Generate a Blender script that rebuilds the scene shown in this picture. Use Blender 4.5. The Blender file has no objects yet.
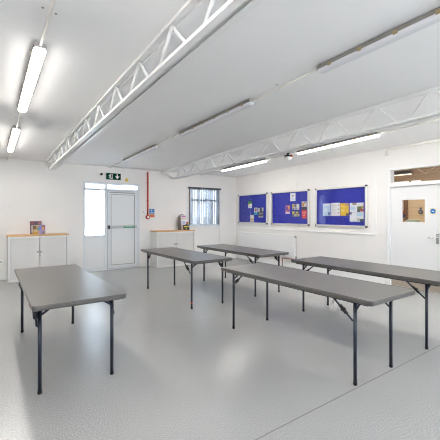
import bpy, bmesh, math, random
from mathutils import Vector, Matrix
random.seed(7)
SC = bpy.context.scene
COL = SC.collection
PI = math.pi

# ------------------------------------------------------------------ materials
def mat(name, col, rough=.5, metal=0., noise=0., nscale=40., bump=0., bscale=200., spec=.5, emit=None, estr=0.):
    m = bpy.data.materials.new(name); m.use_nodes = True
    nt = m.node_tree; b = nt.nodes['Principled BSDF']
    b.inputs['Base Color'].default_value = (*col, 1)
    b.inputs['Roughness'].default_value = rough
    b.inputs['Metallic'].default_value = metal
    b.inputs['Specular IOR Level'].default_value = spec
    tc = nt.nodes.new('ShaderNodeTexCoord')
    if noise:
        n = nt.nodes.new('ShaderNodeTexNoise'); n.inputs['Scale'].default_value = nscale; n.inputs['Detail'].default_value = 4
        r = nt.nodes.new('ShaderNodeValToRGB')
        r.color_ramp.elements[0].position = .3; r.color_ramp.elements[1].position = .7
        r.color_ramp.elements[0].color = (*[c*(1-noise) for c in col], 1)
        r.color_ramp.elements[1].color = (*[min(1, c*(1+noise)) for c in col], 1)
        nt.links.new(tc.outputs['Object'], n.inputs['Vector']); nt.links.new(n.outputs['Fac'], r.inputs['Fac'])
        nt.links.new(r.outputs['Color'], b.inputs['Base Color'])
    if bump:
        n2 = nt.nodes.new('ShaderNodeTexNoise'); n2.inputs['Scale'].default_value = bscale
        bp = nt.nodes.new('ShaderNodeBump'); bp.inputs['Strength'].default_value = bump; bp.inputs['Distance'].default_value = .002
        nt.links.new(tc.outputs['Object'], n2.inputs['Vector']); nt.links.new(n2.outputs['Fac'], bp.inputs['Height'])
        nt.links.new(bp.outputs['Normal'], b.inputs['Normal'])
    if emit:
        b.inputs['Emission Color'].default_value = (*emit, 1); b.inputs['Emission Strength'].default_value = estr
    return m

def wood(name, c1, c2, rough=.45, scale=(2, 40, 40)):
    m = mat(name, c1, rough); nt = m.node_tree; b = nt.nodes['Principled BSDF']
    tc = nt.nodes.new('ShaderNodeTexCoord'); mp = nt.nodes.new('ShaderNodeMapping'); mp.inputs['Scale'].default_value = scale
    n = nt.nodes.new('ShaderNodeTexNoise'); n.inputs['Scale'].default_value = 1.; n.inputs['Detail'].default_value = 6
    r = nt.nodes.new('ShaderNodeValToRGB'); r.color_ramp.elements[0].color = (*c1, 1); r.color_ramp.elements[1].color = (*c2, 1)
    r.color_ramp.elements[0].position = .35; r.color_ramp.elements[1].position = .65
    L = nt.links.new
    L(tc.outputs['Object'], mp.inputs['Vector']); L(mp.outputs['Vector'], n.inputs['Vector']); L(n.outputs['Fac'], r.inputs['Fac']); L(r.outputs['Color'], b.inputs['Base Color'])
    return m

def glass(name, tint=(1, 1, 1), ior=1.45, rough=.0):
    m = bpy.data.materials.new(name); m.use_nodes = True; nt = m.node_tree; nt.nodes.clear()
    o = nt.nodes.new('ShaderNodeOutputMaterial'); mx = nt.nodes.new('ShaderNodeMixShader')
    t = nt.nodes.new('ShaderNodeBsdfTransparent'); t.inputs['Color'].default_value = (*tint, 1)
    g = nt.nodes.new('ShaderNodeBsdfGlossy'); g.inputs['Roughness'].default_value = rough
    L = nt.links.new
    lw = nt.nodes.new('ShaderNodeLayerWeight'); lw.inputs['Blend'].default_value = .5
    pw = nt.nodes.new('ShaderNodeMath'); pw.operation = 'POWER'; pw.inputs[1].default_value = 4.5
    L(lw.outputs['Facing'], pw.inputs[0])
    f = nt.nodes.new('ShaderNodeMath'); f.operation = 'MULTIPLY_ADD'; f.inputs[1].default_value = .9; f.inputs[2].default_value = ((ior-1)/(ior+1))**2
    L(pw.outputs[0], f.inputs[0])
    L(f.outputs[0], mx.inputs[0]); L(t.outputs[0], mx.inputs[1]); L(g.outputs[0], mx.inputs[2]); L(mx.outputs[0], o.inputs[0])
    return m

def sheer(name, col, trans, through=(1, 1, 1)):
    m = bpy.data.materials.new(name); m.use_nodes = True; nt = m.node_tree; nt.nodes.clear()
    o = nt.nodes.new('ShaderNodeOutputMaterial'); mx = nt.nodes.new('ShaderNodeMixShader'); mx.inputs[0].default_value = trans
    d = nt.nodes.new('ShaderNodeBsdfDiffuse'); d.inputs['Color'].default_value = (*col, 1)
    tl = nt.nodes.new('ShaderNodeBsdfTranslucent'); tl.inputs['Color'].default_value = (*col, 1)
    t = nt.nodes.new('ShaderNodeBsdfTransparent'); t.inputs['Color'].default_value = (*through, 1)
    m2 = nt.nodes.new('ShaderNodeMixShader'); m2.inputs[0].default_value = .5
    L = nt.links.new
    L(d.outputs[0], m2.inputs[1]); L(tl.outputs[0], m2.inputs[2]); L(m2.outputs[0], mx.inputs[1]); L(t.outputs[0], mx.inputs[2]); L(mx.outputs[0], o.inputs[0])
    return m

def floor_material():
    m = mat('speckled_grey_vinyl', (.4, .4, .4), .33); nt = m.node_tree; b = nt.nodes['Principled BSDF']; L = nt.links.new
    tc = nt.nodes.new('ShaderNodeTexCoord'); sp = nt.nodes.new('ShaderNodeSeparateXYZ'); L(tc.outputs['Object'], sp.inputs[0])
    def noise(s, d=3):
        n = nt.nodes.new('ShaderNodeTexNoise'); n.inputs['Scale'].default_value = s; n.inputs['Detail'].default_value = d
        L(tc.outputs['Object'], n.inputs['Vector']); return n
    def ramp(fac, stops):
        r = nt.nodes.new('ShaderNodeValToRGB'); e = r.color_ramp.elements
        e[0].position, e[0].color = stops[0][0], (*stops[0][1], 1); e[1].position, e[1].color = stops[-1][0], (*stops[-1][1], 1)
        for p, c in stops[1:-1]:
            x = e.new(p); x.color = (*c, 1)
        L(fac, r.inputs['Fac']); return r
    def mix(fac, a, bb):
        x = nt.nodes.new('ShaderNodeMix'); x.data_type = 'RGBA'
        if isinstance(fac, float): x.inputs['Factor'].default_value = fac
        else: L(fac, x.inputs['Factor'])
        L(a, x.inputs[6])
        if isinstance(bb, tuple): x.inputs[7].default_value = (*bb, 1)
        else: L(bb, x.inputs[7])
        return x.outputs[2]
    fine = ramp(noise(98, 2).outputs['Fac'], [(.32, FLOOR_D), (.5, FLOOR_M), (.68, FLOOR_L)])
    big = ramp(noise(1.1, 5).outputs['Fac'], [(.35, tuple(c*.94 for c in FLOOR_M)), (.65, tuple(c*1.05 for c in FLOOR_M))])
    c = mix(.35, fine.outputs['Color'], big.outputs['Color'])
    for y0, w, k in ((1.62, .004, .7), (3.88, .004, .45)):       # welded seams of the vinyl sheets
        a = nt.nodes.new('ShaderNodeMath'); a.operation = 'SUBTRACT'; L(sp.outputs['Y'], a.inputs[0]); a.inputs[1].default_value = y0
        a2 = nt.nodes.new('ShaderNodeMath'); a2.operation = 'ABSOLUTE'; L(a.outputs[0], a2.inputs[0])
        a3 = nt.nodes.new('ShaderNodeMath'); a3.operation = 'LESS_THAN'; L(a2.outputs[0], a3.inputs[0]); a3.inputs[1].default_value = w
        a4 = nt.nodes.new('ShaderNodeMath'); a4.operation = 'MULTIPLY'; L(a3.outputs[0], a4.inputs[0]); a4.inputs[1].default_value = k
        c = mix(a4.outputs[0], c, (.14, .115, .09))
    L(c, b.inputs['Base Color'])
    rr = nt.nodes.new('ShaderNodeMapRange'); L(noise(2.5, 4).outputs['Fac'], rr.inputs['Value'])
    rr.inputs['To Min'].default_value = FLOOR_R-.015; rr.inputs['To Max'].default_value = FLOOR_R+.015; L(rr.outputs[0], b.inputs['Roughness'])
    bp = nt.nodes.new('ShaderNodeBump'); bp.inputs['Strength'].default_value = .12; bp.inputs['Distance'].default_value = .002
    L(noise(160, 2).outputs['Fac'], bp.inputs['Height']); L(bp.outputs['Normal'], b.inputs['Normal'])
    return m

FLOOR_D, FLOOR_M, FLOOR_L, FLOOR_R = (.20, .199, .198), (.375, .374, .371), (.545, .543, .538), .25
SUN = 16.0
LAMP, SKY, ROOM2, EXPO = 27.0, 4.0, 5.0, 1.17
M = dict(
    wall=mat('warm_white_painted_wall', (.86, .838, .81), .6, noise=.012, nscale=3, bump=.05, bscale=60),
    ceil=mat('white_ceiling_board', (.91, .905, .90), .75, noise=.01, nscale=2),
    trim=mat('white_gloss_paint', (.84, .84, .83), .35),
    upvc=mat('white_plastic_frame', (.74, .77, .80), .3),
    leaf=mat('pale_grey_door_panel', (.79, .795, .80), .35),
    floor=floor_material(),
    steelw=mat('white_painted_steel', (.88, .875, .855), .35),
    top=mat('grey_moulded_plastic', (.105, .098, .091), .33, noise=.06, nscale=90, bump=.15, bscale=260),
    leg=mat('dark_blue_grey_paint', (.012, .016, .030), .28),
    foot=mat('black_rubber', (.012, .012, .013), .6),
    red=mat('red_paint', (.60, .06, .035), .4),
    scuff=mat('reddish_brown_scuff', (.15, .06, .045), .6),
    cab=mat('pale_grey_steel', (.75, .745, .73), .42),
    shut=mat('grey_shutter', (.68, .668, .65), .5),
    oak=wood('oak_top', (.58, .33, .13), (.70, .43, .19)),
    ply=wood('plywood_wall', (.70, .52, .33), (.80, .62, .42), .5, (6, 1.5, 30)),
    plyd=wood('brown_board', (.22, .147, .09), (.29, .20, .127), .5, (6, 2, 26)),
    dwood=wood('dark_wood', (.17, .09, .045), (.24, .13, .07), .5, (30, 30, 2)),
    alu=mat('aluminium', (.80, .78, .73), .35, .55),
    barsil=mat('silver_bar', (.50, .50, .50), .35, .4),
    chrome=mat('chrome', (.75, .75, .76), .15, 1.),
    black=mat('black_plastic', (.015, .015, .016), .4),
    grey=mat('grey_metal', (.33, .315, .295), .45, .3),
    tray=mat('grey_lamp_tray', (.23, .215, .20), .5),
    endcap=mat('pale_grey_cap', (.5, .48, .45), .5),
    clip=mat('brass_clip', (.38, .29, .16), .4, .5),
    blue=mat('blue_felt', (.024, .034, .40), .85, noise=.06, nscale=150),
    pane=glass('clear_glass'), pane2=glass('board_glass', (.97, .97, .98), 1.3),
    lamp=mat('lit_diffuser', (.9, .9, .9), .4, emit=(1., .955, .905), estr=LAMP),
    lampoff=mat('unlit_diffuser', (.72, .73, .75), .3),
    green=mat('exit_green', (.001, .050, .026), .8, spec=.1),
    green2=mat('bar_green', (.01, .30, .13), .4),
    white=mat('white_plastic', (.86, .86, .85), .4),
    paper=mat('white_paper', (.85, .85, .84), .7),
    kick=mat('taupe_kick_plate', (.40, .34, .275), .45, noise=.15, nscale=60),
    copper=mat('brown_pipe', (.36, .17, .07), .4, .3),
    blind=sheer('grey_sheer_blind', (.27, .285, .31), .20),
    frost=sheer('frosted_glass', (.80, .83, .86), .42),
    dark=mat('dark_rail', (.05, .052, .058), .5),
    ground=mat('pale_concrete', (.66, .665, .66), .9, noise=.1, nscale=4),
    brick=mat('brown_render', (.20, .12, .08), .9, noise=.2, nscale=20),
    conduit=mat('white_conduit', (.80, .77, .71), .45),
)
def lamp_falloff(m):
    # a batten diffuser shines mostly downwards; its sides are dimmer
    nt = m.node_tree; b = nt.nodes['Principled BSDF']
    g = nt.nodes.new('ShaderNodeNewGeometry'); sp = nt.nodes.new('ShaderNodeSeparateXYZ')
    r = nt.nodes.new('ShaderNodeMapRange'); r.inputs['From Min'].default_value = 0; r.inputs['From Max'].default_value = -1
    r.inputs['To Min'].default_value = LAMP*.10; r.inputs['To Max'].default_value = LAMP
    L = nt.links.new
    L(g.outputs['Normal'], sp.inputs[0]); L(sp.outputs['Z'], r.inputs['Value']); L(r.outputs[0], b.inputs['Emission Strength'])
lamp_falloff(M['lamp'])
_flat = {}
def flat(c):
    if c not in _flat:
        _flat[c] = mat('print_%d' % len(_flat), c, .6)
    return _flat[c]

# ------------------------------------------------------------------ mesh helpers
class MB:
    def __init__(s): s.bm = bmesh.new()
    def box(s, x0, x1, y0, y1, z0, z1, bev=0., seg=2):
        v = [s.bm.verts.new((x, y, z)) for z in (z0, z1) for y in (y0, y1) for x in (x0, x1)]
        fs = [s.bm.faces.new([v[i] for i in q]) for q in ((0, 2, 3, 1), (4, 5, 7, 6), (0, 1, 5, 4), (2, 6, 7, 3), (0, 4, 6, 2), (1, 3, 7, 5))]
        if bev:
            es = {e for f in fs for e in f.edges}
            bmesh.ops.bevel(s.bm, geom=list(es), offset=bev, segments=seg, profile=.5, affect='EDGES')
        return s
    def tube(s, pts, r, seg=10, close=True):
        pts = [Vector(p) for p in pts]; rings = []; prev = None
        for i, p in enumerate(pts):
            a = (p-pts[i-1]).normalized() if i else None
            b = (pts[i+1]-p).normalized() if i < len(pts)-1 else None
            t = (a+b).normalized() if a and b else (a or b)
            if prev is None:
                u = t.orthogonal().normalized()
            else:
                u = (prev - t*prev.dot(t)).normalized()
            prev = u; w = t.cross(u)
            k = 1/max(.5, t.dot(b)) if a and b else 1
            rings.append([s.bm.verts.new(p+(u*math.cos(2*PI*j/seg)+w*math.sin(2*PI*j/seg))*r*(k if a and b else 1)) for j in range(seg)])
        for A, B in zip(rings, rings[1:]):
            for j in range(seg):
                f = s.bm.faces.new((A[j], A[(j+1) % seg], B[(j+1) % seg], B[j])); f.smooth = True
        if close:
            s.bm.faces.new(rings[0][::-1]); s.bm.faces.new(rings[-1])
        return s
    def lathe(s, prof, axis='z', c=(0, 0, 0), seg=24):
        # prof: (radius, height) along axis
        R = {'z': Matrix(), 'x': Matrix.Rotation(PI/2, 4, 'Y'), 'y': Matrix.Rotation(-PI/2, 4, 'X')}[axis]
        rings = []
        for r, h in prof:
            rings.append([s.bm.verts.new(R @ Vector((r*math.cos(2*PI*j/seg), r*math.sin(2*PI*j/seg), h)) + Vector(c)) for j in range(seg)])
        for A, B in zip(rings, rings[1:]):
            for j in range(seg):
                f = s.bm.faces.new((A[j], A[(j+1) % seg], B[(j+1) % seg], B[j])); f.smooth = True
        s.bm.faces.new(rings[0][::-1]); s.bm.faces.new(rings[-1])
        return s
    def prism(s, poly, d0, d1, plane='xz'):
        # polygon in a plane, extruded along the remaining axis from d0 to d1
        f = {'xz': lambda a, b, d: (a, d, b), 'yz': lambda a, b, d: (d, a, b), 'xy': lambda a, b, d: (a, b, d)}[plane]
        A = [s.bm.verts.new(f(a, b, d0)) for a, b in poly]; B = [s.bm.verts.new(f(a, b, d1)) for a, b in poly]
        s.bm.faces.new(A[::-1]); s.bm.faces.new(B)
        n = len(poly)
        for i in range(n): s.bm.faces.new((A[i], A[(i+1) % n], B[(i+1) % n], B[i]))
        return s
    def build(s, name, m, parent=None, loc=(0, 0, 0), rot=(0, 0, 0)):
        bmesh.ops.recalc_face_normals(s.bm, faces=s.bm.faces[:])
        me = bpy.data.meshes.new(name); s.bm.to_mesh(me); s.bm.free()
        me.materials.append(m)
        o = bpy.data.objects.new(name, me); COL.objects.link(o)
        o.location = loc; o.rotation_euler = rot
        if parent is not None: o.parent = parent
        return o

def tag(o, label=None, cat=None, group=None, kind=None):
    if label: o['label'] = label
    if cat: o['category'] = cat
    if group: o['group'] = group
    if kind: o['kind'] = kind
    return o
def thing(name, label, cat, loc=(0, 0, 0), rot=(0, 0, 0), group=None):
    o = bpy.data.objects.new(name, None); COL.objects.link(o)
    o.location = loc; o.rotation_euler = rot; o.empty_display_size = .1
    return tag(o, label, cat, group)
def struct(o, label=None, cat=None): return tag(o, label, cat, None, 'structure')
def copy_tree(o, parent=None):
    c = o.copy(); COL.objects.link(c)
    if parent is not None: c.parent = parent
    for ch in list(o.children): copy_tree(ch, c)
    return c
def ring(y0, y1, z0, z1, w):          # rectangular frame as four boxes in (a,b)
    return ((y0, y1, z0, z0+w), (y0, y1, z1-w, z1), (y0, y0+w, z0+w, z1-w), (y1-w, y1, z0+w, z1-w))
def rrect(x0, x1, y0, y1, r, n=5):
    p = []
    for cx, cy, a in ((x1-r, y0+r, -90), (x1-r, y1-r, 0), (x0+r, y1-r, 90), (x0+r, y0+r, 180)):
        for i in range(n+1):
            t = math.radians(a+90*i/n); p.append((cx+r*math.cos(t), cy+r*math.sin(t)))
    return p

# ------------------------------------------------------------------ room shell
XR, YB, XL, YF = 6.80, 8.80, -2.0, -3.0
SL = .024
def zc(y): return 2.708 + SL*(YB-y)
RX = -math.atan(SL)
T = .14
struct(MB().box(XL-T, XR+3.2, YF-T, YB+T, -.12, 0).build('floor', M['floor']), 'speckled grey vinyl floor with dark seams', 'floor')
b = MB()
b.prism([(YF-T, zc(YF-T)), (YB+T, zc(YB+T)), (YB+T, zc(YB+T)+.1), (YF-T, zc(YF-T)+.1)], XL-T, XR+T, 'yz')
struct(b.build('ceiling', M['ceil']), 'plain white ceiling sloping gently to the back', 'ceiling')
H = 3.05
def wall_x(name, x0, x1, ya, yb, holes, top):
    # wall in the x = const plane with rectangular holes (y0,y1,z0,z1)
    b = MB(); ys = sorted({ya, yb, *[h[0] for h in holes], *[h[1] for h in holes]})
    for a, c in zip(ys, ys[1:]):
        hs = sorted([h for h in holes if h[0] <= a and h[1] >= c], key=lambda h: h[2]); z = 0
        for h in hs:
            if h[2] > z: b.box(x0, x1, a, c, z, h[2])
            z = h[3]
        b.prism([(a, z), (c, z), (c, top(c)), (a, top(a))], x0, x1, 'yz')
    return b.build(name, M['wall'])
def wall_y(name, y0, y1, xa, xb, holes, top):
    b = MB(); xs = sorted({xa, xb, *[h[0] for h in holes], *[h[1] for h in holes]})
    for a, c in zip(xs, xs[1:]):
        hs = sorted([h for h in holes if h[0] <= a and h[1] >= c], key=lambda h: h[2]); z = 0
        for h in hs:
            if h[2] > z: b.box(a, c, y0, y1, z, h[2])
            z = h[3]
        b.box(a, c, y0, y1, z, top)
    return b.build(name, M['wall'])
ED = (1.95, 3.43, 0, 2.29)             # exit door opening
WN = (4.97, 6.12, 1.10, 2.27)          # window opening
ID = (2.64, 3.62, 0, 2.37)             # inner door opening (y)
struct(wall_y('wall_back', YB, YB+T, XL-T, XR+T, [ED, WN], zc(YB)), 'white back wall', 'wall')
struct(wall_x('wall_right', XR, XR+T, YF, YB, [ID], zc), 'white right wall', 'wall')
struct(wall_x('wall_left', XL-T, XL, YF, YB, [], zc), 'white left wall', 'wall')
RW = [(-1.2, .6, .75, 2.5), (1.6, 3.4, .75, 2.5), (4.4, 6.2, .75, 2.5)]
struct(wall_y('wall_front', YF-T, YF, XL-T, XR+T, RW, zc(YF)), 'white wall behind the viewpoint', 'wall')
# baseboards
def bb(name, segs):
    b = MB()
    for s in segs: b.box(*s, .004, 1)
    struct(b.build(name, M['trim']), 'white skirting board', 'skirting')
bb('baseboard_back', [(XL, ED[0]-.01, YB-.018, YB, 0, .13), (ED[1]+.01, XR, YB-.018, YB, 0, .13)])
bb('baseboard_right', [(XR-.018, XR, ID[1]+.075, YB-.02, 0, .13), (XR-.018, XR, YF, ID[0]-.075, 0, .13)])
bb('baseboard_left', [(XL, XL+.018, YF, YB-.02, 0, .13)])
# rear windows (daylight behind the viewpoint)
for i, w in enumerate(RW):
    f = thing('window_%d' % (i+2), 'rear window letting daylight in', 'window'); f['kind'] = 'structure'
    b = MB()
    for a in ring(w[0], w[1], w[2], w[3], .06): b.box(a[0], a[1], YF-.10, YF-.03, a[2], a[3])
    b.box((w[0]+w[1])/2-.03, (w[0]+w[1])/2+.03, YF-.10, YF-.03, w[2]+.06, w[3]-.06)
    b.build('window_frame', M['upvc'], f)
    MB().box(w[0]+.05, w[1]-.05, YF-.068, YF-.062, w[2]+.05, w[3]-.05).build('window_pane', M['pane'], f)
# outside
struct(MB().box(-14, 24, YB+T, 30, -.4, -.15).build('floor_outside', M['ground']), 'pale paving outside the back wall', 'ground')
struct(MB().box(-14, 24, -24, YF-T, -.4, -.15).build('floor_yard', M['ground']), 'pale paving behind the building', 'ground')

# ------------------------------------------------------------------ exit door and side light (back wall)
dr = thing('door_1', 'white plastic fire exit door with side light and top light', 'door'); dr['kind'] = 'structure'
x0, x1, z0, z1 = ED; y0, y1 = YB-.02, YB+.06
b = MB()
b.box(x0, x0+.045, y0, y1, 0, z1, .004); b.box(x1-.06, x1, y0, y1, 0, z1, .004)
b.box(x0+.045, x1-.06, y0, y1, 2.235, z1, .004); b.box(x0+.045, x1-.06, y0, y1, 2.075, 2.125, .004)
b.box(2.475, 2.545, y0, y1, .03, 2.075, .004); b.box(2.475, 2.545, y0, y1, 2.125, 2.235, .004)
b.box(x0+.045, 2.475, y0, y1, .86, .92, .004); b.box(x0+.045, 2.475, y0, y1, .0, .09, .004); b.box(2.475, x1-.06, y0, y1, 0, .03)
b.build('door_frame', M['upvc'], dr)
MB().box(x0+.04, 2.48, YB+.015, YB+.022, .91, 2.08).build('side_pane', M['frost'], dr)
MB().box(x0+.04, 2.48, YB+.015, YB+.022, 2.12, 2.24).build('top_pane', M['frost'], dr)
MB().box(2.54, x1-.05, YB+.015, YB+.022, 2.12, 2.24).build('top_pane', M['frost'], dr)
MB().box(x0+.04, 2.48, YB+.005, YB+.03, .085, .865).build('lower_panel', M['leaf'], dr)
lx0, lx1 = 2.548, x1-.062
b = MB()
for a in ring(lx0, lx1, .035, 2.07, .085): b.box(a[0], a[1], YB-.035, YB+.03, a[2], a[3], .004)
b.build('door_leaf', M['upvc'], dr)
b = MB()
for a in ring(lx0-.008, lx1+.008, .027, 2.078, .008): b.box(a[0], a[1], YB-.024, YB+.0, a[2], a[3])
b.build('rubber_seal', M['grey'], dr)
MB().box(lx0+.08, lx1-.08, YB-.015, YB+.02, .115, 1.99).build('leaf_panel', M['leaf'], dr)
b = MB()
for a in ring(lx0+.085, lx1-.085, .12, 1.985, .012): b.box(a[0], a[1], YB-.028, YB-.012, a[2], a[3])
b.build('glazing_bead', M['grey'], dr)
MB().box(lx0+.05, lx1-.08, YB-.045, YB-.033, 2.02, 2.045, .003).build('door_closer', M['grey'], dr)
# panic bar: fixed to the leaf
pb = thing('panic_bar', 'silver push bar with green label across the white exit door', 'push bar', (2.93, YB-.035, 1.12))
MB().box(-.37, .42, -.055, -.02, -.03, .035, .008).build('bar', M['barsil'], pb)
MB().box(-.385, -.335, -.065, 0, -.045, .05, .008).build('end_bracket', M['black'], pb)
MB().box(.39, .44, -.06, 0, -.04, .045, .008).build('end_bracket', M['chrome'], pb)
g = MB().box(.02, .32, -.0575, -.0545, -.024, .03).build('green_label', M['green2'], pb)
b = MB()
for k in range(9):
    b.box(.05+k*.027, .05+k*.027+.016, -.0585, -.057, -.004, .012)
b.box(.05, .28, -.0583, -.0568, .002, .006)
b.build('white_marking', M['white'], g)

# exit sign
ex = thing('exit_sign', 'green emergency exit sign with running figure and down arrow above exit door', 'exit sign', (2.70, YB, 2.36))
MB().box(-.2, .2, -.035, 0, 0, .185, .006).build('housing', M['white'], ex)
fc = MB().box(-.192, .192, -.038, -.0345, .008, .177).build('sign_face', M['green'], ex)
yf0, yf1 = -.0395, -.0375
b = MB()
b.prism([(-.10, .03), (-.02, .03), (-.02, .155), (-.10, .155), (-.10, .145), (-.03, .145), (-.03, .04), (-.10, .04)], yf0, yf1)
b.build('doorway_symbol', M['white'], fc)
b = MB()
b.prism([(-.088+.011*math.cos(t*PI/6), .135+.011*math.sin(t*PI/6)) for t in range(12)], yf0, yf1)
b.prism([(-.10, .12), (-.075, .12), (-.07, .08), (-.05, .05), (-.06, .042), (-.082, .072), (-.095, .06), (-.125, .05), (-.128, .06), (-.102, .075)], yf0-.0005, yf1)
b.prism([(-.10, .12), (-.13, .105), (-.126, .095), (-.098, .106)], yf0-.0002, yf1)
b.prism([(-.075, .118), (-.052, .10), (-.056, .092), (-.078, .104)], yf0-.0003, yf1)
b.build('running_figure', M['white'], fc)
b = MB().prism([(.082, .158), (.112, .158), (.112, .10), (.155, .10), (.097, .030), (.039, .10), (.082, .10)], yf0, yf1)
b.build('arrow', M['white'], fc)
# emergency spot, yellow sticker, switch
sp = thing('emergency_spotlight', 'round white wall lamp with black lens left of the exit sign', 'lamp', (2.36, YB, 2.49))
MB().lathe([(.055, 0), (.058, .015), (.05, .03), (.03, .045), (.026, .05)], 'y', (0, -.05, 0)).build('housing', M['white'], sp, (0, 0, 0), (0, 0, 0))
MB().lathe([(.02, 0), (.032, .004), (.03, .028), (.022, .034)], 'y', (.022, -.082, -.002)).build('lens', M['black'], sp)
b = MB().prism([(-.035, 0), (.035, 0), (.035, .06), (0, .105), (-.035, .06)], -.004, 0)
b2 = b.build('yellow_sticker', flat((.75, .52, .03)), None, (3.06, YB+.0008, 2.345)); tag(b2, 'small yellow sticker on wall right of the exit sign', 'sticker')
sw = thing('wall_switch', 'small white key switch beside the exit door frame', 'switch', (3.53, YB, 1.49))
MB().box(-.033, .033, -.02, 0, 0, .075, .005).build('switch_plate', M['white'], sw)
MB().box(-.012, .012, -.026, -.018, .024, .05, .002).build('key_slot', M['grey'], sw)
# red pipe and alarm
rp = thing('fire_alarm_drop', 'red conduit dropping down the back wall to a round red call point', 'fire alarm', (3.66, YB+.001, 1.38))
MB().tube([(0, -.025, .05), (0, -.025, 1.26)], .023, 12).build('conduit', M['red'], rp)
MB().lathe([(.044, 0), (.058, .006), (.064, .036), (.06, .056)], 'y', (0, -.056, 0)).build('call_point', M['red'], rp)
MB().lathe([(.034, 0), (.034, .006)], 'y', (0, -.064, 0)).build('white_centre', M['white'], rp)
for z in (.45, .95): MB().box(-.028, .028, -.03, 0, z, z+.02).build('clamp', M['red'], rp)
sg = thing('blue_notice', 'blue notice sign beside the red conduit, above the orange one', 'sign', (3.79, YB, 1.465))
MB().box(-.075, .075, -.004, 0, 0, .145).build('plate', flat((.03, .20, .50)), sg)
MB().box(-.05, .055, -.0055, -.0035, .015, .05).build('white_panel', flat((.45, .6, .8)), sg)
MB().lathe([(.028, 0), (.028, .002)], 'y', (-.01, -.0055, .10)).build('round_symbol', flat((.5, .65, .85)), sg)
sg = thing('orange_notice', 'orange notice sign beside the red conduit, below the blue one', 'sign', (3.795, YB, 1.375))
MB().box(-.075, .075, -.004, 0, 0, .082).build('plate', flat((.75, .17, .03)), sg)
MB().box(-.05, .05, -.0055, -.0035, .03, .045).build('pale_line', flat((.85, .5, .3)), sg)
sc = thing('wall_socket', 'small white wall socket left of the left cabinet', 'socket', (.20, YB, .36))
MB().box(-.07, .07, -.015, 0, 0, .085, .005).build('face_plate', M['white'], sc)
MB().box(.0, .04, -.02, -.013, .03, .055, .003).build('rocker', M['grey'], sc)

# ------------------------------------------------------------------ back window and blind
w = WN
f = thing('window_1', 'window in the back wall behind the vertical blind', 'window'); f['kind'] = 'structure'
b = MB()
for a in ring(w[0], w[1], w[2], w[3], .055): b.box(a[0], a[1], YB+.05, YB+.11, a[2], a[3])
b.box(w[0]+.055, w[1]-.055, YB+.05, YB+.11, 1.86, 1.93); b.box(5.86, 5.915, YB+.05, YB+.11, w[2]+.055, 1.86)
b.build('window_frame', M['upvc'], f)
MB().box(w[0]+.05, w[1]-.05, YB+.078, YB+.084, w[2]+.05, w[3]-.05).build('window_pane', M['pane'], f)
MB().box(w[0]-.02, w[1]+.02, YB-.03, YB+.05, w[2]-.03, w[2], .004).build('window_sill', M['trim'], f)
b = MB()
b.box(w[0]-.05, w[0], YB-.015, YB, w[2]-.03, w[3]+.02); b.box(w[1], w[1]+.02, YB-.01, YB, w[2]-.03, w[3]+.02)
b.build('window_trim', M['trim'], f)
bl = thing('vertical_blind', 'grey sheer vertical blind hanging in the back window', 'blind', (5.545, YB-.02, 1.135))
MB().box(-.60, .60, -.05, .0, 1.105, 1.155, .004).build('headrail', M['dark'], bl)
for k in range(14):
    x = -.53+k*.081
    a = math.radians((-4, 8, 20, 12, 0, 22, 14, 6, 10, -14, 20, 8, 16, 2)[k])
    c, s_ = math.cos(a)*.044, math.sin(a)*.044
    bm = MB()
    n = 4
    poly = []
    for i in range(n+1):
        t = -1+2*i/n; bow = .006*(1-t*t)
        poly.append((x+c*t-math.sin(a)*bow, -.022+s_*t+math.cos(a)*bow))
    poly2 = [(px+.0006, py+.0012) for px, py in poly][::-1]
    bm.prism(poly+poly2, .02, 1.106, 'xy')
    bm.build('slat', M['blind'], bl)
    if k == 0:
        pass
MB().box(-.575, -.55, -.045, -.02, -.0, 1.105).build('end_stay', M['dwood'], bl)
b = MB()
for k in range(13):
    b.tube([(-.53+k*.081, -.022, .022), (-.49+k*.081, -.022, .008), (-.449+k*.081, -.022, .022)], .002, 5)
b.build('bead_chain', M['white'], bl)
b = MB().tube([(.53, -.04, 1.11), (.53, -.04, -.8)], .006, 6)
b.build('control_cord', M['white'], bl)
struct(MB().box(4.2, 6.9, 10.6, 10.8, -.2, 1.35).build('wall_outside', M['ground']), 'low wall outside the window', 'wall')

# ------------------------------------------------------------------ cabinets
def cabinet(name, label, x, ybk, group):
    W_, D_, H_ = 1.19, .45, 1.005
    t = thing(name, label, 'cabinet', (x, ybk, 0), (0, 0, 0), group)
    b = MB()
    b.box(-W_/2, -W_/2+.04, -D_, 0, .0, H_-.03, .003); b.box(W_/2-.04, W_/2, -D_, 0, .0, H_-.03, .003)
    b.box(-W_/2+.04, W_/2-.04, -D_, 0, H_-.075, H_-.03, .002); b.box(-W_/2+.04, W_/2-.04, -D_+.02, 0, 0, .05, .002)
    b.box(-W_/2+.04, W_/2-.04, -.02, 0, .05, H_-.075)
    b.build('carcass', M['cab'], t)
    MB().box(-W_/2-.012, W_/2+.012, -D_-.012, .005, H_-.03, H_, .004).build('oak_top', M['oak'], t)
    for s in (-1, 1):
        xa, xb = (-W_/2+.046, -.004) if s < 0 else (.004, W_/2-.046)
        n = 26; poly = []
        for i in range(n):
            u = xa+(xb-xa)*i/n; du = (xb-xa)/n
            poly += [(u, -D_+.0325), (u+du*.15, -D_+.030), (u+du*.85, -D_+.030)]
        poly += [(xb, -D_+.035), (xb, -D_+.042), (xa, -D_+.042)]
        MB().prism(poly, .05, H_-.075, 'xy').build('shutter', M['shut'], t)
    for xx in (-.03, .03):
        MB().box(xx-.017, xx+.017, -D_+.016, -D_+.031, .60, .645, .004).build('handle', M['grey'], t)
    MB().lathe([(.013, 0), (.015, .004), (.013, .014)], 'y', (0.01, -D_+.018, .535)).build('lock', M['chrome'], t)
    return t
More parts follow.
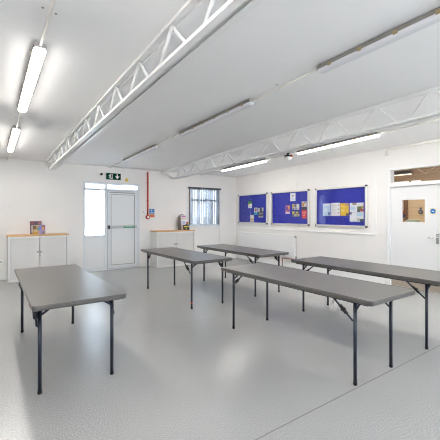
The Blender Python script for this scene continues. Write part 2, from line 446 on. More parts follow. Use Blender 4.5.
cabinet('tambour_cabinet', 'pale grey tambour cabinet with oak top, left of the white exit door', .93, YB-.025, 'tambour cabinets on the back wall')
cabinet('tambour_cabinet', 'pale grey tambour cabinet with oak top, between red conduit and window', 4.325, YB-.025, 'tambour cabinets on the back wall')
CT = 1.0055
def leaflet(name, label, x, y, z, w_, h_, patches, base, tilt=8, th=.008, rz=0, group=None, cat='book'):
    # cover faces -y, leans back by tilt; patches: (u0,u1,v0,v1,colour) in 0..1
    t = thing(name, label, cat, (x, y, z), (-math.radians(tilt), 0, math.radians(rz)), group)
    MB().box(-w_/2, w_/2, 0, th, 0, h_, .001, 1).build('cover', flat(base), t)
    for k, (u0, u1, v0, v1, c) in enumerate(patches):
        MB().box(-w_/2+u0*w_, -w_/2+u1*w_, -.0008-.0002*k, .0005, v0*h_, v1*h_).build('picture', flat(c), t)
    return t
gb = 'books standing on the left cabinet'
leaflet('book', 'tall book with dark border and pale centre, at the back on left cabinet', .885, 8.55, CT, .235, .30,
        [(.12, .88, .12, .68, (.75, .70, .66)), (.1, .3, .75, .95, (.30, .07, .10)), (.42, .62, .78, .94, (.10, .05, .14)), (.72, .92, .75, .95, (.38, .14, .12))], (.13, .075, .085), 10, .02, 0, gb)
leaflet('book', 'yellow and brown book standing at front left on left cabinet', .868, 8.42, CT, .125, .20,
        [(0, .5, .6, 1, (.16, .08, .04)), (.2, .75, .3, .55, (.62, .48, .28)), (.7, 1, .5, .8, (.03, .25, .32)), (.1, .5, .05, .25, (.55, .30, .05))], (.46, .28, .08), 10, .012, 0, gb)
leaflet('book', 'lilac and orange book standing at front right on left cabinet', .995, 8.44, CT, .125, .215,
        [(.45, .95, .45, .95, (.30, .13, .10)), (.5, .8, .5, .75, (.72, .36, .15)), (.4, 1, .05, .3, (.26, .18, .16)), (.05, .4, .55, .9, (.22, .22, .60))], (.33, .28, .55), 10, .012, -4, gb)
gl = 'brochures displayed on the right cabinet'
st = thing('brochure_stand', 'dark rounded brochure stand at right end of cabinet by the window', 'stand', (4.70, 8.68, CT))
MB().box(-.13, .13, -.03, .03, 0, .02, .004).build('stand_base', M['black'], st)
b = MB().prism([(-.14, .02), (.12, .02), (.12, .38), (.06, .44), (-.02, .46), (-.10, .43), (-.14, .36)], .0, .012)
b.build('stand_back', M['grey'], st)
leaflet('brochure', 'black and yellow brochure at front of the brochure stand', 4.70, 8.42, CT, .20, .15,
        [(.1, .9, .55, .8, (.70, .60, .04)), (.3, .6, .1, .35, (.55, .3, .05))], (.03, .03, .035), 12, .008, 0, gl, 'brochure')
leaflet('brochure', 'white brochure with orange picture in middle of the brochure stand', 4.715, 8.475, CT+.0, .21, .30,
        [(.62, .95, .55, .8, (.50, .13, .04)), (.5, .8, .42, .56, (.03, .04, .12)), (.1, .4, .6, .85, (.45, .55, .75)), (.05, .3, .1, .4, (.75, .2, .3))], (.82, .80, .80), 12, .008, 0, gl, 'brochure')
leaflet('brochure', 'tall pink topped brochure at back of the brochure stand', 4.695, 8.555, CT, .19, .43,
        [(.1, .9, .86, .97, (.55, .25, .45)), (0, 1, .76, .8, (.75, .45, .15)), (.15, .85, .3, .7, (.8, .82, .86))], (.80, .76, .80), 6, .008, 0, gl, 'brochure')

# ------------------------------------------------------------------ folding tables
TH, TZ = .043, .76
def make_table():
    t = thing('folding_table', 'x', 'table', (0, 0, 0), (0, 0, 0), 'grey folding tables')
    hw, hl = .364, 1.052
    b = MB()
    # moulded top: rounded outline with rolled edge
    lay = [(.012, TZ-TH), (.003, TZ-TH+.006), (0, TZ-TH+.014), (0, TZ-.008), (.002, TZ-.004), (.005, TZ)]
    rings = []
    for ins, z in lay:
        rings.append([b.bm.verts.new((x, y, z)) for x, y in rrect(-hw+ins, hw-ins, -hl+ins, hl-ins, max(.004, .032-ins))])
    for A, B in zip(rings, rings[1:]):
        n = len(A)
        for j in range(n):
            b.bm.faces.new((A[j], A[(j+1) % n], B[(j+1) % n], B[j]))
    b.bm.faces.new(rings[0][::-1]); b.bm.faces.new(rings[-1])
    b.build('tabletop', M['top'], t)
    zu = TZ-TH
    b = MB()
    for s in (-1, 1): b.box(s*.30-.012, s*.30+.012, -.98, .98, zu-.018, zu+.001)
    b.build('side_rail', M['leg'], t)
    for e in (-1, 1):
        yl = e*.853
        MB().tube([(-.30, yl, zu-.024), (.30, yl, zu-.024)], .014, 10).build('cross_bar', M['leg'], t)
        for s in (-1, 1):
            xl = s*.29
            lg = MB().tube([(xl, yl, .02), (xl, yl, zu-.012)], .0155, 14).build('leg', M['leg'], t)
            MB().lathe([(.0160, 0), (.0170, .003), (.0170, .026), (.0160, .030)], 'z', (xl, yl, 0), 14).build('foot_cap', M['foot'], lg)
            MB().tube([(xl, yl, zu-.085), (xl-s*.012, yl, zu-.08), (xl-s*.10, yl, zu-.02), (xl-s*.11, yl, zu-.012)], .010, 8).build('gusset', M['leg'], t)
            ys = yl-e*.20
            st = MB().tube([(xl+s*.010, yl, .545), (xl+s*.022, yl-e*.012, .552), (xl+s*.022, ys, zu-.012), (xl+s*.022, ys-e*.02, zu-.006)], .0085, 8).build('lock_strut', M['leg'], t)
            b = MB()
            ym = yl-e*.10; zm = .545+(zu-.012-.545)*.5
            b.tube([(xl+s*.022-.016, ym, zm), (xl+s*.022+.016, ym, zm)], .016, 10)
            b.tube([(xl+s*.022-.011, ym+e*.034, zm-.03), (xl+s*.022-.011, ym-e*.034, zm+.03)], .009, 6)
            b.tube([(xl+s*.022+.011, ym+e*.034, zm-.03), (xl+s*.022+.011, ym-e*.034, zm+.03)], .009, 6)
            b.build('lock_hinge', M['foot'], st)
    return t
proto = make_table()
spots = [(.63, 3.89, 'grey folding table standing alone at the left, in front of the left cabinet'),
         (2.85, 5.28, 'grey folding table with red leg mark, in front of the right cabinet'),
         (4.165, 5.31, 'grey folding table farthest back on the right, in front of the radiator'),
         (2.85, 2.51, 'grey folding table nearest the camera on the right, all four feet in view'),
         (4.165, 2.51, 'grey folding table beside the white inner door, cut off at the right')]
tables = []
for i, (x, y, lb) in enumerate(spots):
    o = proto if i == 0 else copy_tree(proto)
    o.location = (x, y, 0); o['label'] = lb; tables.append(o)
o = MB().tube([(-.29, -.853, .085), (-.29, -.853, .108)], .0168, 14).build('red_tape', M['red'], tables[1]); o['label'] = 'red mark near the foot of a leg'
o = MB().box(-.3655, -.363, -1.005, -.86, TZ-TH+.010, TZ-.008, .0008, 1).build('scuff', M['scuff'], tables[0]); o['label'] = 'reddish scuff on the side edge'

# ------------------------------------------------------------------ trusses
def truss(label, xc, y0, phase):
    t = thing('lattice_truss', label, 'roof truss', (xc, YB, zc(YB)), (RX, 0, 0), 'white lattice roof trusses')
    # local: y runs towards -11.6 (behind the viewpoint), z = 0 at the ceiling
    yend = YF-YB; ys = y0-YB; dp = .30
    b = MB()                                   # bottom chord: shallow channel open below
    b.box(-.072, -.066, yend, ys, -dp-.018, -dp+.006); b.box(-.066, -.018, yend, ys, -dp-.018, -dp-.013)
    b.box(.056, .062, yend, ys, -dp-.018, -dp+.006); b.box(.014, .056, yend, ys, -dp-.018, -dp-.013)
    b.box(-.066, .056, yend, ys, -dp+.001, -dp+.006)
    b.build('bottom_chord', M['steelw'], t)
    b = MB()
    for s in (-1, 1): b.box(s*.034-.006, s*.034+.006, yend, -.005, -.034, -.006)
    b.build('top_chord', M['steelw'], t)
    b = MB()
    b.box(-.05, .05, -.012, 0, -.075, -.001)
    b.build('wall_plate', M['conduit'], t)
    for s in (-1, 1):
        b = MB().tube([(s*.032, -.012, -.045), (s*.032, -.05, -.05), (s*.032, ys+.03, -dp+.0), (s*.032, ys-.02, -dp)], .012, 8)
        b.build('end_brace', M['steelw'], t)
    y = phase
    k0 = 0
    while y+.66*k0 < y0-.25: k0 += 1
    for k in range(-7, k0):
        a = y+.66*k+.06; c = y+.66*(k+1)-.06
        if c > y0-.02: c = y0-.02
        m_ = (a+c)/2
        pts = [(0, a-YB, -dp+.002), (0, m_-.035-YB, -.045), (0, m_-.012-YB, -.028), (0, m_+.012-YB, -.028), (0, m_+.035-YB, -.045), (0, c-YB, -dp+.002)]
        MB().tube(pts, .0135, 8).build('web_bar', M['steelw'], t)
truss('white lattice roof truss nearest the camera, running along the left of the ceiling', 1.12, 7.95, 1.90)
truss('white lattice roof truss on the right, running above the lit right hand lamps', 4.12, 8.10, 2.03)

# ------------------------------------------------------------------ ceiling lamps and conduits
def lamp_unit(on):
    t = thing('batten_light', 'x', 'ceiling light', (0, 0, 0), (RX, 0, 0), 'fluorescent batten lights on the ceiling')
    L_ = .905
    b = MB()
    b.prism([(-.036, -.003), (.036, -.003), (.047, -.014), (.048, -.044), (-.048, -.044), (-.047, -.014)], -L_+.02, L_-.02, 'xz')
    b.build('gear_tray', M['tray'], t)
    b = MB(); rings = []
    for hw, ins, z in ((.047, 0, -.043), (.046, .002, -.052), (.041, .008, -.063), (.031, .018, -.072), (.016, .032, -.076)):
        rings.append([b.bm.verts.new((x, y, z)) for x, y in rrect(-hw, hw, -L_+.004+ins, L_-.004-ins, min(hw*.9, .04), 6)])
    for A, B in zip(rings, rings[1:]):
        n = len(A)
        for q in range(n):
            fa = b.bm.faces.new((A[q], A[(q+1) % n], B[(q+1) % n], B[q])); fa.smooth = True
    b.bm.faces.new(rings[0][::-1]); b.bm.faces.new(rings[-1])
    b.build('diffuser', M['lamp'] if on else M['lampoff'], t)
    for s in (-1, 1):
        b = MB().prism([(-.030, -.006), (.030, -.006), (.042, -.018), (.044, -.042), (-.044, -.042), (-.042, -.018)], s*L_-(.021 if s > 0 else 0), s*L_+(0 if s > 0 else .021), 'xz')
        b.build('end_cap', M['endcap'], t)
    for k in range(6):
        y = -.75+k*.30
        for s in (-1, 1): MB().box(s*.048-.005, s*.048+.005, y-.018, y+.018, -.055, -.022, .002, 1).build('clip', M['clip'], t)
    b = MB()
    for y in (-.6, .6): b.box(-.025, .025, y-.04, y+.04, -.006, .0005)
    b.build('mounting_plate', M['grey'], t)
    return t
on_proto, off_proto = lamp_unit(True), lamp_unit(False)
used = {True: False, False: False}
def put(on, x, y, lb):
    p = on_proto if on else off_proto
    o = p if not used[on] else copy_tree(p)
    used[on] = True
    o.location = (x, y, zc(y)); o['label'] = lb
LX, MX, RXX = .345, 2.60, 5.40
Y = [6.72, 3.94, 1.165, -1.6]
put(True, LX, Y[1], 'lit batten light in the left ceiling row, large and nearest the camera')
put(True, LX, Y[0], 'lit batten light in the left ceiling row, above the left cabinet')
put(True, RXX, Y[0], 'lit batten light in the right row, the one above the window')
put(True, RXX, Y[1], 'lit batten light in the right row, right of the ceiling detector')
put(False, MX, Y[0], 'unlit batten light in middle row, farthest, above the exit sign')
put(False, MX, Y[1], 'unlit batten light in middle row, second from the back wall')
put(False, MX, Y[2], 'unlit batten light in middle row, nearest camera, cut off at right')
for k in (2, 3):  # extra unseen lamps carry on both lit rows, added for room brightness
    put(True, LX, Y[k], 'lit batten light of the left row, outside the picture, %s' % ('over the viewpoint' if k == 2 else 'behind the viewpoint'))
    put(True, RXX, Y[k], 'lit batten light of the right row, outside the picture, %s' % ('beside the viewpoint' if k == 2 else 'behind the viewpoint'))
def conduit(label, x, r, a, c, saddles=()):
    t = thing('conduit_run', label, 'conduit', (x, a, zc(a)), (RX, 0, 0), 'white conduits joining the ceiling lights')
    MB().tube([(0, 0, -.0245), (0, c-a, -.0245)], r, 8).build('conduit', M['conduit'], t)
    for y in saddles:
        for q in (-1, 1): MB().lathe([(.005, 0), (.009, .0065)], 'z', (q*.042, y-a+q*.012, -.006), 10).build('screw', M['grey'], t)
E0 = .9055
W9 = YB+.002
conduit('white conduit from the near left lit light out of the top of the picture', LX, .011, Y[2]+E0, Y[1]-E0, [2.55])
conduit('white conduit between the two lit lights of the left row', LX, .011, Y[1]+E0, Y[0]-E0, [5.35])
conduit('white conduit from the far left lit light to the back wall', LX, .011, Y[0]+E0, W9, [8.2])
conduit('white conduit between the second and the nearest unlit lights', MX, .010, Y[2]+E0, Y[1]-E0, [2.6])
conduit('white conduit between the two unlit lights farthest from the camera', MX, .010, Y[1]+E0, Y[0]-E0, [5.3])
conduit('white conduit from the farthest unlit light to the wall over the exit door', MX, .010, Y[0]+E0, W9, [8.3])
conduit('white conduit from the near right lit light out of the right of the picture', RXX, .011, Y[2]+E0, Y[1]-E0)
conduit('white conduit between the two lit right lights, passing the detector', RXX, .011, Y[1]+E0, Y[0]-E0, [5.6])
conduit('white conduit from the far right lit light to the back wall over the window', RXX, .011, Y[0]+E0, W9, [8.1])
# detector between the right-hand lamps
dt = thing('ceiling_detector', 'white ceiling detector with red and black band between the lit right lamps', 'detector', (5.40, 5.11, zc(5.11)), (RX, 0, 0))
MB().box(-.06, .06, -.08, .08, -.05, -.045).build('base_plate', M['white'], dt)
MB().box(-.022, .022, -.03, .03, -.05, .0).build('stem', M['black'], dt)
b = MB().lathe([(.085, -.082), (.09, -.075), (.088, -.05)], 'z'); b.build('black_band', M['black'], dt)
for s in (-1, 1):
    MB().lathe([(.02, 0), (.026, .006), (.024, .035), (.014, .042)], 'x', (-.02, s*.088, -.066), 12).build('red_light', flat((.7, .06, .02)), dt)
MB().lathe([(.012, -.165), (.05, -.15), (.075, -.12), (.082, -.082)], 'z').build('dome', M['white'], dt)
# conduit on the right wall near the ceiling
wc = thing('wall_conduit', 'white conduit along the top of the right wall above the inner door', 'conduit', (XR, 3.68, 2.72))
MB().tube([(-.02, 0, 0), (-.02, 0, .055), (-.02, -.02, .07), (-.02, -2.6, .10)], .014, 8).build('conduit', M['conduit'], wc)
MB().box(-.04, 0, -.04, .04, -.045, .0, .004).build('junction_box', M['conduit'], wc)
for yy in (-.45, -1.05): MB().box(-.036, 0, yy-.012, yy+.012, .055, .10).build('saddle', M['conduit'], wc)

# ------------------------------------------------------------------ right wall: infill panel, boards, radiator
PX = XR-.012
b = MB()
b.box(PX, XR, 6.105, YB-.03, 1.03, 2.36); b.box(PX, XR, 3.93, 6.098, 1.03, 2.36)
struct(b.build('wall_panel', M['wall']), 'flat white infill panel behind the notice boards', 'wall panel')
b = MB()
b.box(XR-.024, XR, 3.90, YB-.005, 1.005, 1.04, .003, 1); b.box(XR-.02, XR, 3.90, 3.935, 1.04, 2.36, .003, 1)
struct(b.build('trim_1', M['trim']), 'white ledge strip below the notice boards', 'trim')
def nboard(label, yc):
    t = thing('notice_board', label, 'notice board', (PX, yc, 1.166), (0, 0, 0), 'blue glazed notice boards')
    w_, h_, d = 1.385, .935, .045
    b = MB()
    fw = .04
    for a in ring(-w_/2, w_/2, 0, h_, fw): b.box(-d, 0, a[0], a[1], a[2], a[3], .003, 1)
    b.build('frame', M['alu'], t)
    MB().box(-.014, -.001, -w_/2+fw-.002, w_/2-fw+.002, fw-.002, h_-fw+.002).build('felt', M['blue'], t)
    MB().box(-.034, -.031, -w_/2+fw-.004, w_/2-fw+.004, fw-.004, h_-fw+.004).build('glass_door', M['pane2'], t)
    for sy in (-1, 1):
        for sz in (0, 1):
            yy = sy*(w_/2); zz = sz*h_
            MB().box(-d-.004, .0, min(yy, yy-sy*.036)-.003*(sy < 0), max(yy, yy-sy*.036)+.003*(sy > 0), (zz-.034 if sz else -.003), (zz+.003 if sz else .034), .004, 1).build('corner', M['black'], t)
    return t
BD = {1: 7.935, 2: 6.375, 3: 4.785}
nboard('blue glazed notice board with four small papers, farthest along right wall', BD[1])
nboard('blue glazed notice board in the middle, with a red leaflet at its right', BD[2])
nboard('blue glazed notice board nearest the inner door, with a yellow sheet', BD[3])
XP = PX-.014
W_ = (.85, .85, .84); K_ = (.03, .03, .035)
def paper(label, ya, yb_, za, zb, base, patches, group):
    k = .9945; ya, yb_ = ya*k, yb_*k; za, zb = 1.45+(za-1.45)*k, 1.45+(zb-1.45)*k
    w_, h_ = ya-yb_, zb-za
    t = thing('paper_notice', label, 'notice', (XP, (ya+yb_)/2, za), (0, 0, 0), group)
    MB().box(-.0015, -.0002, -w_/2, w_/2, 0, h_).build('sheet', flat(base), t)
    for i, (u0, u1, v0, v1, c) in enumerate(patches):    # u from the left as seen from the room (+y side)
        MB().box(-.0022-.0002*i, -.0012, w_/2-u1*w_, w_/2-u0*w_, v0*h_, v1*h_).build('print', flat(c), t)
g1, g2, g3 = 'papers on the farthest notice board', 'papers on the middle notice board', 'papers on the nearest notice board'
paper('white paper with green and yellow top, highest on the farthest board', 8.177, 7.997, 1.657, 1.883, W_, [(0, 1, .62, 1, (.04, .26, .04)), (0, .45, .42, .62, (.75, .62, .05)), (.1, .8, .1, .3, (.6, .62, .7))], g1)
paper('white paper with brown portrait and turquoise foot on the farthest board', 7.889, 7.735, 1.442, 1.665, W_, [(.3, .75, .5, .85, (.25, .12, .07)), (0, 1, 0, .36, (.03, .38, .52)), (.3, .7, .38, .5, (.8, .6, .5))], g1)
paper('black and white poster at lower right of the farthest board', 7.697, 7.465, 1.355, 1.662, (.12, .12, .12), [(0, .3, .6, .95, (.75, .75, .73)), (.7, 1, .65, 1, (.6, .6, .6)), (.15, .85, .35, .5, (.32, .32, .3)), (.05, .95, .04, .12, (.6, .6, .58)), (.35, .65, .62, .9, K_)], g1)
paper('cream paper with tan stripes, lowest on the farthest board', 8.076, 7.898, 1.218, 1.441, (.75, .68, .55), [(0, 1, .28, .42, (.5, .32, .16)), (.1, .9, .0, .14, (.6, .45, .25)), (.1, .9, .6, .8, (.82, .78, .7))], g1)
paper('white paper with grey emblem, highest on the middle board', 6.378, 6.189, 1.818, 2.04, W_, [(.35, .65, .5, .78, (.4, .42, .45)), (.25, .8, .2, .34, (.45, .6, .72))], g2)
paper('pink and purple leaflet, leftmost on the middle board', 6.555, 6.39, 1.473, 1.702, (.62, .16, .30), [(.1, .6, .45, .85, (.14, .08, .35)), (.55, 1, .6, 1, (.8, .35, .12)), (0, 1, 0, .2, (.8, .72, .75)), (.5, .9, .25, .5, (.3, .1, .4))], g2)
paper('wide yellow, grey and white card, upper of two on the middle board', 6.302, 6.056, 1.576, 1.739, (.62, .62, .64), [(0, .3, .45, .9, (.65, .55, .06)), (.3, .6, .5, 1, (.18, .2, .26)), (.35, .7, .05, .4, (.3, .32, .4)), (.05, .25, .0, .3, (.12, .13, .16)), (.65, 1, .3, .9, (.8, .8, .78))], g2)
paper('wide dark and yellow card, lower of two on the middle board', 6.302, 6.049, 1.389, 1.539, (.14, .15, .17), [(0, .3, .5, 1, (.7, .6, .06)), (.55, .8, .6, .95, (.62, .55, .1)), (.3, .6, .1, .45, (.55, .55, .52)), (.75, 1, .1, .5, (.6, .55, .3))], g2)
paper('photo leaflet above the red leaflet at right of the middle board', 5.97, 5.804, 1.573, 1.797, (.72, .66, .6), [(0, 1, 0, .38, (.05, .055, .07)), (.1, .5, .45, .8, (.6, .3, .08)), (.5, .9, .75, 1, (.35, .3, .28))], g2)
paper('red leaflet at lower right of the middle board', 5.97, 5.804, 1.349, 1.569, (.72, .05, .05), [(.15, .85, .7, .8, (.8, .45, .42)), (.15, .85, .5, .58, (.8, .4, .38)), (.15, .7, .3, .38, (.8, .4, .38)), (.15, .8, .1, .16, (.8, .35, .33))], g2)
paper('pale blue sheet, leftmost on the board nearest the inner door', 5.293, 5.066, 1.418, 1.724, (.50, .64, .82), [(.1, .9, .8, .95, (.72, .74, .8)), (.2, .6, .3, .6, (.68, .78, .88)), (.7, .95, .05, .3, (.15, .2, .4))], g3)
paper('white sheet with printed lines beside the yellow sheet on the nearest board', 5.05, 4.806, 1.419, 1.731, W_, [(.1, .62, .8, .84, (.45, .45, .47)), (.1, .6, .66, .69, (.55, .55, .57)), (.1, .62, .5, .53, (.55, .55, .57)), (.1, .55, .36, .39, (.55, .55, .57)), (.1, .6, .2, .23, (.55, .55, .57)), (.78, .9, .78, .86, (.2, .2, .25)), (.78, .9, .48, .56, (.2, .2, .25)), (.78, .9, .18, .26, (.25, .2, .25))], g3)
paper('bright yellow sheet on the board nearest the inner door', 4.794, 4.571, 1.423, 1.717, (.80, .50, .03), [(.6, 1, .8, 1, (.55, .3, .25)), (.68, 1, .0, .2, (.12, .09, .06)), (.1, .5, .35, .5, (.85, .68, .2)), (.1, .6, .7, .78, (.85, .65, .2))], g3)
paper('white sheet with photographs, upper at right of the nearest board', 4.544, 4.202, 1.508, 1.717, (.80, .81, .82), [(.2, .5, .78, 1, (.35, .25, .2)), (.55, .9, .3, .6, (.12, .22, .06)), (.75, 1, .05, .35, (.45, .1, .07)), (.55, .75, .0, .3, (.1, .12, .1)), (.05, .4, .2, .6, (.55, .7, .82)), (.85, 1, .4, .65, (.5, .4, .12))], g3)
paper('white sheet with pale blue photographs, lower at right of the nearest board', 4.544, 4.202, 1.289, 1.503, (.78, .80, .82), [(0, .15, .75, 1, (.15, .17, .22)), (.5, .95, .6, .95, (.5, .7, .8)), (.1, .45, .2, .6, (.82, .83, .85)), (.75, 1, 0, .3, (.06, .08, .12)), (.55, .75, .1, .35, (.45, .5, .45))], g3)
# radiator
rd = thing('radiator', 'long white panel radiator on the right wall below the notice boards', 'radiator', (XR-.002, 7.35, .27))
b = MB(); n = 46; W2 = 1.20; poly = []
for i in range(n):
    u = -W2+2*W2*i/n; du = 2*W2/n
    poly += [(-.085, u), (-.085, u+du*.66), (-.0825, u+du*.74), (-.0825, u+du*.92)]
poly += [(-.085, W2), (-.06, W2), (-.06, -W2)]
b.prism(poly, .02, .60, 'xy')
b.build('front_panel', M['trim'], rd)
MB().box(-.088, -.018, -W2-.012, -W2, .0, .62, .003, 1).build('end_cover', M['trim'], rd)
MB().box(-.088, -.018, W2, W2+.012, .0, .62, .003, 1).build('end_cover', M['trim'], rd)
MB().box(-.086, -.02, -W2, W2, .60, .62, .003, 1).build('top_grille', M['trim'], rd)
b = MB()
for yy in (-.9, .9): b.box(-.06, 0, yy-.02, yy+.02, .1, .5)
b.build('wall_bracket', M['trim'], rd)
MB().tube([(-.05, -W2-.04, .0), (-.05, -W2-.04, .06)], .018, 10).build('valve', M['grey'], rd)
MB().tube([(-.05, -W2-.04, .57), (-.05, -W2-.015, .57)], .014, 8).build('bleed_valve', M['black'], rd)
MB().tube([(-.05, -W2-.04, .0), (-.05, -W2-.03, -.025), (-.05, -W2+.0, -.03), (-.05, -W2+.45, -.03), (-.05, -W2+.47, -.05), (-.05, -W2+.47, -.268)], .014, 8).build('pipe', M['copper'], rd)

# ------------------------------------------------------------------ inner door (right wall) and the room beyond
dr = thing('door_2', 'white inner door with small glazed panel and glazed transom above', 'door'); dr['kind'] = 'structure'
ya, yb_, _, zt = ID
b = MB()
b.box(XR-.02, XR+T, yb_-.03, yb_+.0, 0, zt, .003, 1); b.box(XR-.02, XR+T, ya, ya+.03, 0, zt, .003, 1); b.box(XR-.02, XR+T, ya+.03, yb_-.03, zt-.015, zt, .002, 1)
b.box(XR-.022, XR, yb_, yb_+.06, 0, zt+.03, .004, 1); b.box(XR-.022, XR, ya-.06, ya, 0, zt+.03, .004, 1); b.box(XR-.022, XR, ya, yb_, zt, zt+.03, .004, 1)
b.build('door_frame', M['trim'], dr)
MB().box(XR-.05, XR+T, ya+.03, yb_-.03, 2.015, 2.085, .004, 1).build('transom_ledge', M['trim'], dr)
MB().box(XR+.06, XR+.066, ya+.025, yb_-.025, 2.08, zt-.01).build('transom_pane', M['pane'], dr)
yl0, yl1 = ya+.034, yb_-.034
gy0, gy1, gz0, gz1 = 2.93, 3.37, 1.295, 1.75
b = MB()
b.box(XR+.005, XR+.05, yl0, gy0, .008, 2.01); b.box(XR+.005, XR+.05, gy1, yl1, .008, 2.01)
b.box(XR+.005, XR+.05, gy0, gy1, .008, gz0); b.box(XR+.005, XR+.05, gy0, gy1, gz1, 2.01)
lf = b.build('door_leaf', M['trim'], dr)
b = MB()
for a in ring(gy0-.02, gy1+.02, gz0-.02, gz1+.02, .03): b.box(XR-.004, XR+.012, a[0], a[1], a[2], a[3], .002, 1)
b.build('glazing_bead', M['trim'], lf)
MB().box(XR+.025, XR+.03, gy0, gy1, gz0, gz1).build('vision_pane', M['pane'], lf)
MB().box(XR+.0015, XR+.006, yl0+.01, yl1-.01, .012, .19).build('kick_plate', M['kick'], lf)
hd = MB().box(XR-.003, XR+.006, 2.70, 2.745, .90, 1.09, .002, 1).build('handle_plate', M['chrome'], lf)
MB().tube([(XR+.0, 2.722, 1.02), (XR-.045, 2.722, 1.02), (XR-.05, 2.735, 1.02), (XR-.05, 2.86, 1.015)], .010, 10).build('lever', M['chrome'], hd)
fs = thing('fire_door_sign', 'blue disc sign on pale square at the right of the inner door', 'sign', (XR+.005, 2.80, 1.455))
MB().box(-.002, 0, -.058, .058, 0, .116).build('square_plate', flat((.78, .76, .48)), fs)
d_ = MB().lathe([(.046, 0), (.046, .001)], 'x', (-.003, 0, .058), 24).build('blue_disc', flat((.01, .16, .55)), fs)
MB().box(-.0036, -.0028, -.022, .022, .05, .066).build('white_marking', flat((.6, .75, .9)), d_)
# folded white cards on the ledge
for i, (yy, w2) in enumerate(((3.50, .10), (3.32, .085), (3.10, .09))):
    MBx = MB().prism([(-.034, 0), (-.030, 0), (-.014, .026), (-.014, .030), (-.018, .030)], yy-w2, yy+w2, 'xz')
    o = MBx.build('white_card', M['paper'], None, (XR+.03, 0, 2.0855))
    tag(o, ['white card leaning on the transom ledge, left of three', 'white card leaning on the transom ledge, middle of three', 'white card leaning on the transom ledge, right of three'][i], 'card', 'white cards on the transom ledge')
# room beyond
RB = 8.75
b = MB()
b.box(RB, RB+.08, .9, 5.8, 0, 2.02)
struct(b.build('wall_beyond', M['ply']), 'pale wooden wall of the room beyond', 'wall')
struct(MB().box(RB-.01, RB+.08, .9, 5.8, 2.02, 3.1).build('wall_beyond_upper', M['plyd']), 'brown boarded upper wall of the room beyond', 'wall')
b = MB(); b.box(XR+T, RB+.08, .82, .9, 0, 3.1); b.box(XR+T, RB+.08, 5.8, 5.88, 0, 3.1)
struct(b.build('wall_beyond_sides', M['wall']), 'side walls of the room beyond', 'wall')
struct(MB().box(XR+T, RB+.08, .82, 5.88, 2.775, 2.86).build('ceiling_beyond', M['ceil']), 'ceiling of the room beyond', 'ceiling')
cl = thing('bulkhead_lamp', 'black oval bulkhead lamp lit below, seen through the transom', 'lamp', (RB-.01, 4.29, 2.48))
b = MB().prism(rrect(-.09, 0, -.24, .24, .04), .0, .07, 'xy'); b.build('black_body', M['black'], cl)
b = MB().prism(rrect(-.085, -.004, -.22, .22, .036), -.022, .0, 'xy'); b.build('glowing_cover', mat('warm_glow', (.9, .85, .8), .4, emit=(1, .80, .60), estr=.6), cl)
b = MB()  # pale V shaped lines, two thin tubes set before the brown boards
for p, q in (((4.06, 2.66), (3.756, 2.45)), ((3.756, 2.45), (3.45, 2.66))):
    b.tube([(RB-.016, p[0], p[1]), (RB-.016, q[0], q[1])], .008, 6)
o = b.build('pale_v_lines', flat((.62, .5, .38))); tag(o, 'pale V shaped lines on the brown boards seen through the transom', 'brace')

dp = thing('dark_post', 'dark brown wooden post seen through the small door window', 'post', (RB, 4.213, 0))
MB().box(-.06, 0, -.04, .04, 1.30, 2.0, .004).build('post_body', M['dwood'], dp)
MB().box(-.075, 0, -.045, .045, .0, 1.30).build('post_foot', M['ply'], dp)
for nm, lb, c, z, h_ in (('red_box', 'small red box on blue box, seen through the door window', (.42, .10, .06), 1.468, .075), ('blue_box', 'small dark blue box under red box, seen through the door window', (.03, .05, .22), 1.37, .0975)):
    o = MB().box(-.05, 0, -.035, .035, 0, h_, .006).build(nm, flat(c), None, (RB-.061, 4.262, z)); tag(o, lb, 'box')
bk = MB().box(-.06, 0, -.04, .04, -.02, 0).build('small_shelf', M['ply'], None, (RB-.061, 4.262, 1.3695)); tag(bk, 'small wooden shelf under the blue box beyond the inner door', 'shelf')
dsc = thing('round_plaque', 'dark grey round plaque on the wooden wall beyond the door window', 'plaque', (RB, 3.877, 1.515))
MB().lathe([(.055, 0), (.057, .012), (.05, .016)], 'x', (-.016, 0, 0)).build('disc', flat((.08, .09, .13)), dsc)
MB().box(-.020, -.015, -.028, .028, -.022, .022, .002, 1).build('pale_centre', flat((.34, .26, .2)), dsc)
ds2 = MB().lathe([(.026, 0), (.026, .006)], 'x', (-.006, 0, 0)).build('blue_disc', flat((.03, .10, .28)), None, (RB, 3.877, 1.603)); tag(ds2, 'small blue disc above the round plaque beyond the door window', 'sign')
gbx = thing('pale_green_tray', 'pale green tray on stand beyond the door window', 'tray', (RB-.001, 4.01, 0))
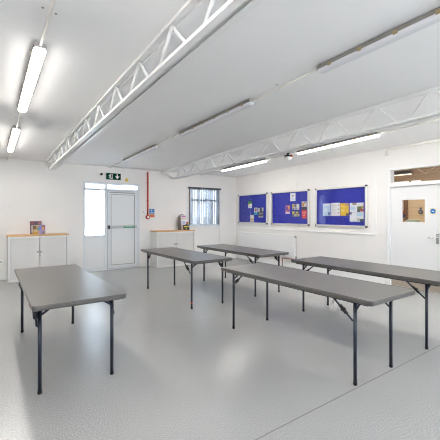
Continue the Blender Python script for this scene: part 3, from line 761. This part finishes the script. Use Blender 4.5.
MB().box(-.2, 0, -.12, .12, 1.265, 1.325, .006).build('tray_body', flat((.55, .68, .58)), gbx)
MB().box(-.22, 0, -.14, .14, 0, 1.264).build('stand', M['ply'], gbx)

# unseen lamp, strength set to brighten the wood of the room beyond
rl = thing('unseen_panel_lamp', 'unseen ceiling lamp lighting the room beyond the inner door', 'ceiling light', (7.9, 3.6, 2.775))
MB().box(-.3, .3, -.6, .6, -.04, 0).build('lamp_body', M['white'], rl)
MB().box(-.27, .27, -.57, .57, -.05, -.0395).build('lamp_cover', mat('room_lamp', (.9, .9, .9), .4, emit=(1, .93, .82), estr=ROOM2), rl)

# ------------------------------------------------------------------ sky, camera
wd = bpy.data.worlds.new('World'); SC.world = wd; wd.use_nodes = True
nt = wd.node_tree; bg = nt.nodes['Background']
bg.inputs['Color'].default_value = (.68, .83, 1.0, 1); bg.inputs['Strength'].default_value = SKY
sl = bpy.data.lights.new('added_yard_sun', 'SUN'); sl.energy = SUN; sl.angle = math.radians(.6); sl.color = (1, .98, .95)  # sun added to light the yard so its bounce brightens the ceiling
so = bpy.data.objects.new('added_yard_sun', sl); COL.objects.link(so); so.location = (20, 0, 20)
so.rotation_euler = Vector((-.62, 0, -.78)).to_track_quat('-Z', 'Y').to_euler()
cam = bpy.data.cameras.new('camera'); co = bpy.data.objects.new('camera', cam); COL.objects.link(co)
cam.sensor_width = 36; cam.lens = 331.6/440*36; cam.shift_y = -5.4/440
co.location = (0, 0, 1.45); co.rotation_euler = (PI/2, 0, -math.radians(34.92))
cam.clip_start = .05
SC.camera = co
vs = SC.view_settings
SC.display_settings.display_device = 'sRGB'
vs.view_transform = 'Standard'; vs.look = 'None'; vs.gamma = 1; vs.use_curve_mapping = False
vs.exposure = EXPO
SC.cycles.use_denoising = True
SC.cycles.filter_width = 1.1
SC.cycles.max_bounces = 10; SC.cycles.diffuse_bounces = 6; SC.cycles.glossy_bounces = 4; SC.cycles.transparent_max_bounces = 16
SC.cycles.caustics_reflective = False; SC.cycles.caustics_refractive = False
SC.cycles.sample_clamp_indirect = 8
